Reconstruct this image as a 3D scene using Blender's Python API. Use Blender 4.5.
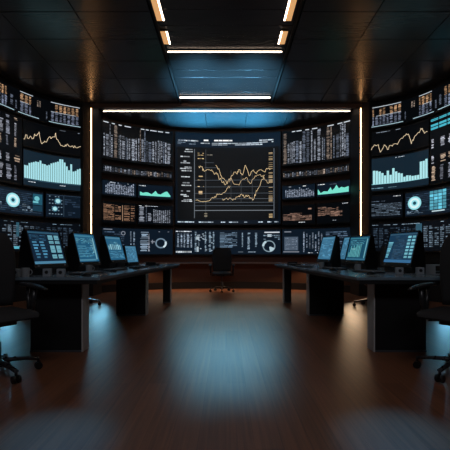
import bpy, bmesh, math, random
from mathutils import Vector, Matrix
R = math.radians
C = bpy.context.scene.collection
for o in list(bpy.data.objects): bpy.data.objects.remove(o)

# ------------------------------------------------------------------ camera
EYE = 0.985
cd = bpy.data.cameras.new('camera'); cam = bpy.data.objects.new('camera', cd); C.objects.link(cam)
cam.location = (0, 0, EYE); cam.rotation_euler = (R(90), 0, 0)
cd.sensor_width = 36; cd.lens = 36*380/450; cd.shift_y = 27/450; cd.shift_x = -1/450
cd.clip_start = .05
bpy.context.scene.camera = cam
# ------------------------------------------------------------------ world, exposure, lamps
w = bpy.data.worlds.new('world'); bpy.context.scene.world = w; w.use_nodes = True
w.node_tree.nodes['Background'].inputs[0].default_value = (.35, .45, .6, 1)
w.node_tree.nodes['Background'].inputs[1].default_value = .012
vs = bpy.context.scene.view_settings
vs.view_transform = 'Standard'; vs.look = 'None'; vs.gamma = 1; vs.exposure = 0; vs.use_curve_mapping = False

def aim(o, target):
    d = Vector(target)-o.location
    o.rotation_euler = d.to_track_quat('-Z', 'Y').to_euler()
def spot(name, loc, target, power, col, angle, blend=.8, radius=.08):
    l = bpy.data.lights.new(name, 'SPOT'); l.energy = power; l.color = col
    l.spot_size = R(angle); l.spot_blend = blend; l.shadow_soft_size = radius
    o = bpy.data.objects.new(name, l); C.objects.link(o); o.location = loc; aim(o, target); return o
def area(name, loc, target, power, col, sx, sy, spread=180):
    l = bpy.data.lights.new(name, 'AREA'); l.energy = power; l.color = col
    l.shape = 'RECTANGLE'; l.size = sx; l.size_y = sy; l.spread = R(spread)
    o = bpy.data.objects.new(name, l); C.objects.link(o); o.location = loc; aim(o, target); return o
BLUE = (.25, .62, 1.0); PALE = (.45, .75, 1.0); WARM = (1, .62, .38)
CEIL = 4.285
# added unseen blue spots, standing in for the screens' long reflection on the floor
POOL = (.24, .70, 1)
for ty, e in ((7.0, 300), (6.4, 520), (5.8, 640), (5.2, 620), (4.7, 600), (4.25, 640), (3.85, 640), (3.45, 520), (3.05, 380), (2.7, 200)):
    dist = math.hypot(8.75-ty, CEIL); hw = .132*ty
    for k in (-.5, .5):
        spot('added_floor_pool', (k*hw*1.1, 8.75, CEIL-.03), (k*hw+.03, ty, 0), e, POOL, math.degrees(2*math.atan(hw*.95/dist)), 1, .12)
# added spots, no fittings: floor glow of the screens and strips, low and overhead
for s in (-1, 1):
    col = (.26, .72, 1) if s < 0 else (1, .68, .42)
    spot('added_aisle_glow', (s*2.72, 8.15, .36), (s*1.84, 5.2, 0), 30, col, 16, 1, .2)
    spot('added_flank_glow', (s*4.0, 6.9, .42), (s*2.75, 4.7, 0), 14, POOL, 16, 1, .10)
    spot('added_near_pool', (s*1.9, 4.6, CEIL-.03), (s*.93, 2.0, 0), 420, (.08, .5, 1), 9.5, 1, .06)
# added bodiless spots over the back counter: screen glow on channel and alcove ceiling
for x in (-.5, .5):
    spot('added_ceiling_wash', (x*1.4, 9.72, .80), (x, 7.55, CEIL), 1700, (.2, .62, 1), 25, 1, .05)
for x in (-1.0, -.45, .45, 1.0):
    spot('added_cove_fill', (x, 9.66, .80), (x*.9, 9.35, CEIL), 4600, (.09, .56, 1), 29, 1, .05)
# added warm area lamp under the back counter, lifting the far floor and wall
area('added_counter_fill', (0, 9.78, .665), (0, 9.62, 0), 12, WARM, 4.6, .04, 140)
# added dim fill behind the viewpoint, raising the ambient level
area('added_rear_fill', (0, -.6, 4.1), (0, 9.0, 1.2), 40, (.95, .93, 1), 3, 1)

# ------------------------------------------------------------------ colour + materials
def lin(c):
    return tuple(((v/255)/12.92 if v/255 <= .04045 else (((v/255)+.055)/1.055)**2.4) for v in c)
MATS = {}
def mat(name, rgb, rough=.5, metal=0, spec=.5, bump=None, emit=None, strength=1, coat=0):
    m = bpy.data.materials.new(name); m.use_nodes = True
    nt = m.node_tree; b = nt.nodes['Principled BSDF']
    b.inputs['Base Color'].default_value = (*lin(rgb), 1)
    b.inputs['Roughness'].default_value = rough; b.inputs['Metallic'].default_value = metal
    b.inputs['Specular IOR Level'].default_value = spec; b.inputs['Coat Weight'].default_value = coat
    if emit:
        b.inputs['Emission Color'].default_value = (*lin(emit), 1); b.inputs['Emission Strength'].default_value = strength
    # gentle procedural variation of the base colour and roughness
    tc = nt.nodes.new('ShaderNodeTexCoord'); n = nt.nodes.new('ShaderNodeTexNoise')
    n.inputs['Scale'].default_value = (bump or (30, 0))[0]; n.inputs['Detail'].default_value = 3
    nt.links.new(tc.outputs['Object'], n.inputs['Vector'])
    mr = nt.nodes.new('ShaderNodeMapRange'); mr.inputs[3].default_value = max(0, rough-.05); mr.inputs[4].default_value = min(1, rough+.05)
    nt.links.new(n.outputs['Fac'], mr.inputs[0]); nt.links.new(mr.outputs[0], b.inputs['Roughness'])
    if bump and bump[1]:
        bp = nt.nodes.new('ShaderNodeBump'); bp.inputs['Strength'].default_value = bump[1]; bp.inputs['Distance'].default_value = .002
        nt.links.new(n.outputs['Fac'], bp.inputs['Height']); nt.links.new(bp.outputs[0], b.inputs['Normal'])
    MATS[name] = m; return m
M = MATS
mat('black_plastic', (17, 18, 20), .38)
mat('dark_plastic', (30, 32, 35), .45)
mat('grey_plastic', (150, 158, 166), .45)
mat('chair_fabric', (46, 46, 48), .8, bump=(400, .3))
mat('chair_frame', (44, 44, 47), .28)
mat('chrome_dark', (90, 92, 96), .3, 1)
mat('desk_body', (26, 27, 30), .55)
mat('desk_end', (205, 205, 206), .5)  # pale base carries the light falling on the inner leg faces
mat('desk_top', (124, 144, 158), .2, spec=.7)
mat('counter_wood', (150, 130, 122), .45, bump=(25, .1))
mat('bezel', (8, 9, 11), .45)
mat('wall_paint', (12, 13, 15), .7)
mat('wall_wood', (98, 66, 48), .5, bump=(12, .1))
mat('pillar_wood', (13, 9, 8), .6, bump=(12, .1))
mat('plinth', (16, 16, 18), .6)
mat('metal_edge', (130, 140, 150), .35, .8)
mat('led_white', (255, 240, 220), .5, emit=(255, 226, 202), strength=9)
mat('led_column', (255, 236, 214), .5, emit=(255, 184, 120), strength=12)
mat('soffit_glow', (200, 130, 70), .5, emit=(236, 176, 116), strength=.8)  # emission stands in for the warm-lit soffit beside the ceiling strips
mat('led_blue', (60, 150, 220), .5, emit=(60, 150, 220), strength=1)
mat('lamp_lens', (60, 66, 72), .3)
mat('mug_white', (150, 155, 158), .35)
mat('key_caps', (104, 112, 120), .5)

def screen_mat():
    m = bpy.data.materials.new('screen_image'); m.use_nodes = True
    nt = m.node_tree; b = nt.nodes['Principled BSDF']
    a = nt.nodes.new('ShaderNodeVertexColor'); a.layer_name = 'col'
    b.inputs['Base Color'].default_value = (.002, .003, .004, 1); b.inputs['Roughness'].default_value = .3; b.inputs['Specular IOR Level'].default_value = .15
    nt.links.new(a.outputs['Color'], b.inputs['Emission Color']); b.inputs['Emission Strength'].default_value = 1
    return m
M['screen_image'] = screen_mat()

def ceiling_mat():
    m = bpy.data.materials.new('ceiling_panel'); m.use_nodes = True
    nt = m.node_tree; b = nt.nodes['Principled BSDF']; N = nt.nodes.new; L = nt.links.new
    tc = N('ShaderNodeTexCoord'); mp = N('ShaderNodeMapping'); mp.inputs['Scale'].default_value = (3, 60, 3)
    n = N('ShaderNodeTexNoise'); n.inputs['Scale'].default_value = 1; n.inputs['Detail'].default_value = 4
    L(tc.outputs['Object'], mp.inputs[0]); L(mp.outputs[0], n.inputs['Vector'])
    cr = N('ShaderNodeMix'); cr.data_type = 'RGBA'
    cr.inputs[6].default_value = (*lin((52, 53, 55)), 1); cr.inputs[7].default_value = (*lin((68, 68, 69)), 1)
    L(n.outputs['Fac'], cr.inputs[0]); L(cr.outputs[2], b.inputs['Base Color'])
    b.inputs['Roughness'].default_value = .27; b.inputs['Metallic'].default_value = .3
    bp = N('ShaderNodeBump'); bp.inputs['Strength'].default_value = .12; bp.inputs['Distance'].default_value = .002
    L(n.outputs['Fac'], bp.inputs['Height']); L(bp.outputs[0], b.inputs['Normal'])
    M['ceiling_panel'] = m
ceiling_mat()

def floor_mat():
    m = bpy.data.materials.new('floor_wood'); m.use_nodes = True
    nt = m.node_tree; b = nt.nodes['Principled BSDF']; N = nt.nodes.new; L = nt.links.new
    tc = N('ShaderNodeTexCoord')
    rot = N('ShaderNodeMapping'); rot.inputs['Rotation'].default_value = (0, 0, R(90))
    L(tc.outputs['Object'], rot.inputs[0])
    br = N('ShaderNodeTexBrick'); br.inputs['Scale'].default_value = 1
    br.inputs['Brick Width'].default_value = 1.9; br.inputs['Row Height'].default_value = .145
    br.inputs['Mortar Size'].default_value = .0015; br.inputs['Mortar Smooth'].default_value = .3
    br.inputs['Color1'].default_value = (.3, .3, .3, 1); br.inputs['Color2'].default_value = (.7, .7, .7, 1); br.inputs['Mortar'].default_value = (0, 0, 0, 1)
    L(rot.outputs[0], br.inputs['Vector'])
    mp = N('ShaderNodeMapping'); mp.inputs['Scale'].default_value = (42, 1.3, 1)
    n = N('ShaderNodeTexNoise'); n.inputs['Scale'].default_value = 1; n.inputs['Detail'].default_value = 5; n.inputs['Distortion'].default_value = .4
    L(tc.outputs['Object'], mp.inputs[0]); L(mp.outputs[0], n.inputs['Vector'])
    ad = N('ShaderNodeMath'); ad.operation = 'MULTIPLY_ADD'; ad.inputs[1].default_value = .35
    L(br.outputs['Color'], ad.inputs[0]); 
    ml = N('ShaderNodeMath'); ml.operation = 'MULTIPLY'; ml.inputs[1].default_value = .7
    L(n.outputs['Fac'], ml.inputs[0]); L(ml.outputs[0], ad.inputs[2])
    cr = N('ShaderNodeValToRGB')
    cr.color_ramp.elements[0].position = .15; cr.color_ramp.elements[0].color = (*lin((68, 42, 30)), 1)
    cr.color_ramp.elements[1].position = .9; cr.color_ramp.elements[1].color = (*lin((172, 114, 82)), 1)
    L(ad.outputs[0], cr.inputs[0]); L(cr.outputs[0], b.inputs['Base Color'])
    mr = N('ShaderNodeMapRange'); mr.inputs[3].default_value = .34; mr.inputs[4].default_value = .5
    L(n.outputs['Fac'], mr.inputs[0]); L(mr.outputs[0], b.inputs['Roughness'])
    bp = N('ShaderNodeBump'); bp.inputs['Strength'].default_value = .5; bp.inputs['Distance'].default_value = .003
    L(ad.outputs[0], bp.inputs['Height']); L(bp.outputs[0], b.inputs['Normal'])
    M['floor_wood'] = m
floor_mat()

# ------------------------------------------------------------------ mesh helpers
def link(name, bm, mats, parent=None, smooth=False):
    me = bpy.data.meshes.new(name); bm.normal_update(); bm.to_mesh(me); bm.free()
    for m in (mats if isinstance(mats, (list, tuple)) else [mats]): me.materials.append(M[m])
    if smooth:
        for p in me.polygons: p.use_smooth = True
    o = bpy.data.objects.new(name, me); C.objects.link(o)
    if parent: o.parent = parent
    return o
def struct(name, bm, mats, parent=None):
    o = link(name, bm, mats, parent); o['kind'] = 'structure'; return o
def tag(o, label, cat, group=None):
    o['label'] = label; o['category'] = cat
    if group: o['group'] = group
    return o
def thing(name, label, cat, loc=(0, 0, 0), rz=0, group=None):
    o = bpy.data.objects.new(name, None); C.objects.link(o); o.location = loc; o.rotation_euler = (0, 0, rz)
    o.empty_display_size = .1
    return tag(o, label, cat, group)
def dup(root, loc, rz, label, group=None):
    r = root.copy(); C.objects.link(r); r.location = loc; r.rotation_euler = (0, 0, rz); r['label'] = label
    if group: r['group'] = group
    for ch in list(root.children):
        c = ch.copy(); C.objects.link(c); c.parent = r
        for g in list(ch.children):
            d = g.copy(); C.objects.link(d); d.parent = c
    return r
def box(bm, x0, x1, y0, y1, z0, z1, bev=0, mtx=None, mi=0):
    b2 = bmesh.new()
    vs_ = [b2.verts.new((x, y, z)) for x in (x0, x1) for y in (y0, y1) for z in (z0, z1)]
    for f in ((0, 1, 3, 2), (4, 6, 7, 5), (0, 4, 5, 1), (2, 3, 7, 6), (0, 2, 6, 4), (1, 5, 7, 3)):
        b2.faces.new([vs_[i] for i in f])
    if bev: bmesh.ops.bevel(b2, geom=b2.edges[:], offset=bev, segments=2, affect='EDGES', profile=.6)
    if mtx: b2.transform(mtx)
    merge(bm, b2, mi)
def merge(bm, b2, mi=0):
    mp = {v: bm.verts.new(v.co) for v in b2.verts}
    for f in b2.faces:
        try:
            nf = bm.faces.new([mp[v] for v in f.verts]); nf.material_index = mi; nf.smooth = f.smooth
        except ValueError: pass
    b2.free()
def cyl(bm, p0, p1, r0, r1=None, seg=14, cap=True):
    r1 = r0 if r1 is None else r1
    p0, p1 = Vector(p0), Vector(p1); d = (p1-p0); q = d.to_track_quat('Z', 'Y')
    ra = [bm.verts.new(p0+q @ Vector((r0*math.cos(2*math.pi*i/seg), r0*math.sin(2*math.pi*i/seg), 0))) for i in range(seg)]
    rb = [bm.verts.new(p1+q @ Vector((r1*math.cos(2*math.pi*i/seg), r1*math.sin(2*math.pi*i/seg), 0))) for i in range(seg)]
    for i in range(seg):
        f = bm.faces.new((ra[i], ra[(i+1) % seg], rb[(i+1) % seg], rb[i])); f.smooth = True
    if cap: bm.faces.new(ra[::-1]); bm.faces.new(rb)
def prism(bm, pts, z0, z1, bev=0):
    b2 = bmesh.new()
    lo = [b2.verts.new((x, y, z0)) for x, y in pts]; hi = [b2.verts.new((x, y, z1)) for x, y in pts]
    b2.faces.new(lo[::-1]); b2.faces.new(hi); n = len(pts)
    for i in range(n): b2.faces.new((lo[i], lo[(i+1) % n], hi[(i+1) % n], hi[i]))
    bmesh.ops.recalc_face_normals(b2, faces=b2.faces[:])
    if bev: bmesh.ops.bevel(b2, geom=b2.edges[:], offset=bev, segments=2, affect='EDGES')
    merge(bm, b2)
def sweep(bm, sections):
    """sections: list of closed loops (lists of points) skinned together and capped"""
    rows = [[bm.verts.new(p) for p in s] for s in sections]
    n = len(rows[0])
    for a, b in zip(rows, rows[1:]):
        for i in range(n):
            f = bm.faces.new((a[i], a[(i+1) % n], b[(i+1) % n], b[i])); f.smooth = True
    bm.faces.new(rows[0][::-1]); bm.faces.new(rows[-1])
    bmesh.ops.recalc_face_normals(bm, faces=bm.faces[:])

# ------------------------------------------------------------------ plan curves of the walls
def interp(tab, u):
    n = len(tab)
    if u <= tab[0][0]: i = 0
    elif u >= tab[-1][0]: i = n-2
    else: i = max(k for k in range(n-1) if tab[k][0] <= u)
    (u0, d0), (u1, d1) = tab[i], tab[i+1]
    m0 = (d1-tab[i-1][1])/(u1-tab[i-1][0]) if i > 0 else (d1-d0)/(u1-u0)
    m1 = (tab[i+2][1]-d0)/(tab[i+2][0]-u0) if i < n-2 else (d1-d0)/(u1-u0)
    h = u1-u0; t = (u-u0)/h
    return (2*t**3-3*t*t+1)*d0+(t**3-2*t*t+t)*h*m0+(-2*t**3+3*t*t)*d1+(t**3-t*t)*h*m1
SIDE = [(-70, 5.75), (-40, 6.3), (0, 7.05), (25, 7.58), (51, 8.03), (84, 8.42)]
BACK = [(101, 9.04), (118, 9.34), (137, 9.62), (172, 10.0), (199, 10.13), (226, 10.17), (253, 10.13), (280, 10.0), (315, 9.62), (334, 9.34), (351, 9.04)]
def plan_left(u):
    d = interp(SIDE, u); return Vector(((u-226)/380*d, d, 0))
def plan_right(u):
    v = plan_left(452-u); v.x *= -1; return v
def plan_back(u):
    d = interp(BACK, u); return Vector(((u-226)/380*d, d, 0))
class Curve:
    """a vertical curved surface: u runs along the wall, z up, n towards the room"""
    def __init__(s, plan): s.plan = plan; s.mem = {}
    def knot(s, k):
        if k not in s.mem:
            t = s.plan(2*k+.5)-s.plan(2*k-.5); t.normalize(); s.mem[k] = (s.plan(2*k), Vector((t.y, -t.x, 0)))
        return s.mem[k]
    def pt(s, u, z, n=0):
        k = math.floor(u/2); f = u/2-k; (pa, na), (pb, nb) = s.knot(k), s.knot(k+1)
        p = (pa+na*n)*(1-f)+(pb+nb*n)*f
        return Vector((p.x, p.y, z))
def knots(S, u0, u1):
    """positions from u0 to u1, broken at the facets of a curved wall"""
    if not isinstance(S, Curve): return [u0, u1]
    return [u0]+[2*k for k in range(math.floor(u0/2)+1, math.ceil(u1/2)) if u0+.02 < 2*k < u1-.02]+[u1]
LEFT, RIGHT, BACKW = Curve(plan_left), Curve(plan_right), Curve(plan_back)
class Flat:
    def __init__(s, w_, h_): s.w, s.h = w_, h_
    def pt(s, u, z, n=0): return Vector((u, -n, z))

def slab(bm, S, u0, u1, z0, z1, n0, n1, seg=10):
    cols = []
    for u in knots(S, u0, u1):
        cols.append([bm.verts.new(S.pt(u, z, n)) for z, n in ((z0, n0), (z1, n0), (z1, n1), (z0, n1))])
    for a, b in zip(cols, cols[1:]):
        for i in range(4): bm.faces.new((a[i], a[(i+1) % 4], b[(i+1) % 4], b[i]))
    bm.faces.new(cols[0]); bm.faces.new(cols[-1][::-1])
    bmesh.ops.recalc_face_normals(bm, faces=bm.faces[:])

# ------------------------------------------------------------------ screen image canvas
class Canvas:
    """draws flat marks on a surface; drawing units run x0..x1 to the right and y0..y1 down"""
    def __init__(s, S, u0, u1, z0, z1, frame, base=.004, seed=1):
        s.S, s.u0, s.u1, s.z0, s.z1, s.f = S, u0, u1, z0, z1, frame
        s.bm = bmesh.new(); s.cl = s.bm.loops.layers.float_color.new('col'); s.base = base; s.layer = 0; s.rnd = random.Random(seed)
    def P(s, x, y, n):
        x0, y0, x1, y1 = s.f
        a = (x-x0)/(x1-x0); b = (y-y0)/(y1-y0)
        return s.S.pt(s.u0+(s.u1-s.u0)*a, s.z1+(s.z0-s.z1)*b, n)
    def face(s, vs_, col):
        f = s.bm.faces.new(vs_); c = (*lin(tuple(v*getattr(s, 'gain', 1) for v in col)), 1)
        for l in f.loops: l[s.cl] = c
    def quad(s, pts, col, lvl=1):
        s.face([s.bm.verts.new(s.P(x, y, s.base+.002*lvl)) for x, y in pts], col)
    def rect(s, x0, y0, x1, y1, col, lvl=1):
        W = s.f[2]-s.f[0]; q = W/(s.u1-s.u0); n = s.base+.002*lvl; prev = None
        for u in knots(s.S, s.u0+(x0-s.f[0])/q, s.u0+(x1-s.f[0])/q):
            x = s.f[0]+(u-s.u0)*q
            cur = (s.bm.verts.new(s.P(x, y1, n)), s.bm.verts.new(s.P(x, y0, n)))
            if prev: s.face((prev[0], cur[0], cur[1], prev[1]), col)
            prev = cur
    def fill(s, col): s.rect(*s.f, col, lvl=0)
    def line(s, pts, w_, col, lvl=2):
        for (xa, ya), (xb, yb) in zip(pts, pts[1:]):
            dx, dy = xb-xa, yb-ya; L = math.hypot(dx, dy) or 1
            nx, ny = -dy/L*w_/2, dx/L*w_/2; ex, ey = dx/L*w_*.3, dy/L*w_*.3
            s.quad(((xa-nx-ex, ya-ny-ey), (xb-nx+ex, yb-ny+ey), (xb+nx+ex, yb+ny+ey), (xa+nx-ex, ya+ny-ey)), col, lvl)
    def ring(s, cx, cy, r0, r1, col, a0=0, a1=360, lvl=2, ax=1):
        k = max(6, int(abs(a1-a0)/12))
        for i in range(k):
            q = [R(a0+(a1-a0)*j/k) for j in (i, i+1)]
            p = [(cx+ax*r*math.cos(t), cy+r*math.sin(t)) for r, t in ((r0, q[0]), (r1, q[0]), (r1, q[1]), (r0, q[1]))]
            s.quad(p, col, lvl)
    def dim(s, col, a=.3):
        k = 1+s.rnd.uniform(-a, a); return tuple(min(255, max(0, v*k)) for v in col)
    def text(s, x0, y0, x1, y1, rows, col, dens=.7, word=(.8, 3), fill=.55, lvl=1):
        """lines of tiny word-like dashes"""
        rh = (y1-y0)/rows
        for r in range(rows):
            x = x0; y = y0+rh*(r+.5-fill/2)
            while x < x1-.3:
                w_ = min(s.rnd.uniform(*word), x1-x)
                if s.rnd.random() < dens: s.rect(x, y, x+w_, y+rh*fill, s.dim(col), lvl)
                x += w_+.45
    def column(s, x0, y0, x1, y1, col, step=.8, lvl=1):
        """one column of figures: a stack of short dashes of varied length"""
        y = y0
        while y < y1-step*.4:
            a = s.rnd.uniform(0, .22)*(x1-x0); b = s.rnd.uniform(0, .3)*(x1-x0)
            if s.rnd.random() < .93: s.rect(x0+a, y, x1-b, y+step*.72, s.dim(col, .35), lvl)
            y += step
    def link(s, name, parent): return link(name, s.bm, 'screen_image', parent)

GREY = (128, 134, 146); DGREY = (84, 92, 106); WHITE = (205, 212, 222); TAN = (128, 114, 104); GOLD = (236, 206, 158)
TEAL = (128, 214, 216); MINT = (120, 226, 206); NAVY = (13, 24, 36); INK = (5, 7, 10); NIGHT = (8, 12, 18)

def wall_screen(S, u0, u1, z0, z1, label, frame, bg, seed, group=None, depth=.07, n=0):
    """returns a canvas whose screen body already stands; call done() on it at the end"""
    p = S.pt((u0+u1)/2, z0, 0)
    t = thing('wall_screen', label, 'screen', tuple(p), 0, group)
    bm = bmesh.new(); slab(bm, S, u0, u1, z0, z1, n-depth, n, 12)
    bm.transform(Matrix.Translation(-p)); link('screen_body', bm, 'bezel', t)
    m = .03; du = .35
    c = Canvas(S, u0+du, u1-du, z0+m, z1-m, frame, base=n+.003, seed=seed)
    c.fill(bg); c.t = t; c.p = p
    def done():
        c.bm.transform(Matrix.Translation(-p)); return link('screen_display', c.bm, 'screen_image', t)
    c.done = done
    return c

# ------------------------------------------------------------------ room shell
bm = bmesh.new(); box(bm, -6, 6, -2.2, 11, -.12, 0); struct('floor', bm, 'floor_wood')
def wall_strip(S, us, z0, z1, n0=-.30, n1=-.09):
    bm = bmesh.new(); slab(bm, S, us[0], us[1], z0, z1, n0, n1, 24); return bm
for nm, S, us, sg in (('wall_left', LEFT, (-66, 83.2), -1), ('wall_right', RIGHT, (368.8, 518), 1)):
    bm = wall_strip(S, us, 0, 4.45)
    box(bm, sg*4.60-.1, sg*4.60+.1, -2.2, 5.9, 0, 4.45)
    struct(nm, bm, 'wall_paint')
bm = wall_strip(BACKW, (99, 353), 0, 4.45, -.42, -.22); struct('wall_back', bm, 'wall_wood')
bm = bmesh.new(); box(bm, -4.7, 4.7, -2.4, -2.2, 0, 4.45); struct('wall_front', bm, 'wall_paint')
# dark wood pillars between the side walls and the alcove
for sg, nm in ((-1, 'trim_1'), (1, 'trim_2')):
    bm = bmesh.new()
    pts = [(sg*3.155, 8.37), (sg*2.97, 8.50), (sg*2.955, 9.04), (sg*3.14, 9.35), (sg*3.6, 9.0), (sg*3.5, 8.4)]
    if sg < 0: pts = pts[::-1]
    prism(bm, pts, 0, 4.3); struct(nm, bm, 'pillar_wood')
# ceiling: panel grid with shadow gaps, the middle channel slightly recessed
bm = bmesh.new()
def panels(bm, x0, x1, ys, z, t=.05, g=.006):
    for a, b in zip(ys, ys[1:]): box(bm, x0+g, x1-g, a+g, b-g, z, z+t, .003)
step = .672; ys_all = [5.22+step*k for k in range(-11, 5)]
ys_all = [y for y in ys_all]+[8.46]
for sg in (-1, 1):
    for k in range(4):
        a, b = sorted((sg*(1.04+1.035*k), sg*(1.04+1.035*(k+1)))); panels(bm, a, b, ys_all, CEIL)
ych = sorted([y for y in ys_all]+[5.22+step*.55, 6.95])
panels(bm, -1.0, 1.0, ych, CEIL+.03)
box(bm, -6, 6, -2.3, 11, CEIL+.09, CEIL+.2)
struct('ceiling', bm, 'ceiling_panel')
bm = bmesh.new()
for a, b in ((-2.9, -1.5), (-1.5, -.5), (-.5, .5), (.5, 1.5), (1.5, 2.9)):
    box(bm, a+.004, b-.004, 8.56, 9.35, CEIL, CEIL+.05, .002); box(bm, a+.004, b-.004, 9.358, 10.6, CEIL, CEIL+.05, .002)
struct('ceiling_alcove', bm, 'ceiling_panel')
bm = bmesh.new(); box(bm, -3.2, 3.2, 8.46, 8.56, 4.21, 4.32, .004); struct('trim_beam', bm, 'wall_wood')
for sg, nm in ((-1, 'trim_3'), (1, 'trim_4')):
    bm = bmesh.new(); box(bm, sg*1.005-.016, sg*1.005+.016, -2, 8.46, CEIL-.012, CEIL+.06, .002); struct(nm, bm, 'plinth')
bm = bmesh.new(); slab(bm, BACKW, 101, 351, 0, .17, -.25, -.10, 20); struct('baseboard_back', bm, 'plinth')

# ------------------------------------------------------------------ light fittings
for sg, side in ((-1, 'left'), (1, 'right')):
    x = sg*2.995
    t = thing('light_column', f'tall vertical white light strip on the {side} pillar of the alcove', 'light', (x, 8.44, .9))
    bm = bmesh.new(); box(bm, -.020, .020, .004, .07, 0, 3.30, .003); link('strip_housing', bm, 'dark_plastic', t)
    bm = bmesh.new(); box(bm, -.009, .009, -.004, .01, .01, 3.28, .002); link('light_diffuser', bm, 'led_column', t)
def bar(label, x0, x1, y0, y1, z, amber=None, diff=None, group=None):
    t = thing('ceiling_light_bar', label, 'light', ((x0+x1)/2, (y0+y1)/2, z), 0, group)
    cx, cy = (x0+x1)/2, (y0+y1)/2
    bm = bmesh.new(); box(bm, x0-cx, x1-cx, y0-cy, y1-cy, .002, .012, .001); link('light_housing', bm, 'dark_plastic', t)
    d = diff or (x0, x1, y0, y1)
    bm = bmesh.new(); box(bm, d[0]-cx+.004, d[1]-cx-.004, d[2]-cy+.004, d[3]-cy-.004, -.004, .004, .001); link('light_diffuser', bm, 'led_white', t)
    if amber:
        bm = bmesh.new(); box(bm, amber[0]-cx, amber[1]-cx, y0-cy+.004, y1-cy-.004, -.006, .006, .002); o = link('soffit_glow_strip', bm, 'soffit_glow', t); o['label'] = 'amber glow put in for the warm-lit soffit'
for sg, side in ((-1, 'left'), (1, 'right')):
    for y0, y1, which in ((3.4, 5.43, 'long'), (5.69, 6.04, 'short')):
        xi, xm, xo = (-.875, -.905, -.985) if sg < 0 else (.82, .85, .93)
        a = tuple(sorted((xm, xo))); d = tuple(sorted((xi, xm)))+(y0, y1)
        bar(f'{which} ceiling light bar with painted warm-lit soffit edge on the {side} side of the ceiling channel', min(xi, xo), max(xi, xo), y0, y1, CEIL+.005, a, d)
bar('thin white light bar across the ceiling channel, between the short side bars', -.965, .925, 6.25, 6.29, CEIL+.005)
bar('thin white light bar across the ceiling channel, nearest the beam', -1.0, .95, 8.10, 8.16, CEIL+.005)
bar('long white light bar running across the alcove ceiling above the screens', -2.87, 2.9, 8.865, 8.89, CEIL-.012)
# the added floor spots get no downlight fittings
for (x, y) in ((-.85, 8.75), (0, 8.75), (.85, 8.75), (-2.45, 8.75), (2.45, 8.75)):
    pass

# ------------------------------------------------------------------ desks
def desk(sg, side):
    t = thing('control_desk', f'long dark control desk with grey top on the {side} side of the room', 'desk', (sg*1.6, 5.5, 0))
    off = Matrix.Translation((-sg*1.6+(.045 if sg > 0 else 0), -5.5, 0))
    def fin(bm, name, m, par=t): bm.transform(off); return link(name, bm, m, par)
    inner = [(1.17, 3.52), (1.13, 4.3), (1.06, 5.2), (.99, 6.2), (.90, 7.42)]
    outer = [(1.10, 7.62), (1.9, 7.62), (2.30, 6.2), (2.40, 5.0), (2.45, 3.50)]
    pts = [(sg*x, y) for x, y in inner+outer]
    bm = bmesh.new(); prism(bm, pts, .722, .75, .004); fin(bm, 'desk_top', 'desk_top')
    pts2 = [(sg*(x+(.03 if (x, y) in inner else -.03)), y+(.012 if y < 4 else -.02)) for x, y in inner+outer]
    bm = bmesh.new(); prism(bm, pts2, .685, .7215, .003); fin(bm, 'desk_apron', 'desk_body')
    for (x0, x1, y, th) in ((1.41, 1.925, 3.74, .17), (1.235, 1.78 if sg > 0 else 1.70, 5.88, .17), (1.07, 1.22, 7.35, .12)):
        bm = bmesh.new(); a, b = sorted((sg*(x0+.012), sg*x1)); box(bm, a, b, y, y+th, .02, .685, .004)
        lg = fin(bm, 'leg', 'desk_body')
        bm = bmesh.new(); a, b = sorted((sg*x0, sg*(x0+.0115))); box(bm, a, b, y-.003, y+th+.003, .0, .685, .002)
        fin(bm, 'end_panel', 'desk_end', lg)['label'] = 'end panel, lit look in its pale grey'
        bm = bmesh.new(); a, b = sorted((sg*(x0+.013), sg*(x1+.004))); box(bm, a, b, y-.006, y+th+.006, 0, .0195, .002)
        fin(bm, 'foot_rail', 'metal_edge', lg)
    return t
desk(-1, 'left'); desk(1, 'right')
# counter under the screens
bm = bmesh.new()
slab(bm, BACKW, 108, 344, .68, .715, -.095, .28, 24)
t = tag(link('back_counter', bm, 'counter_wood'), 'narrow brown counter running along the wall under the screens', 'counter')

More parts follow.
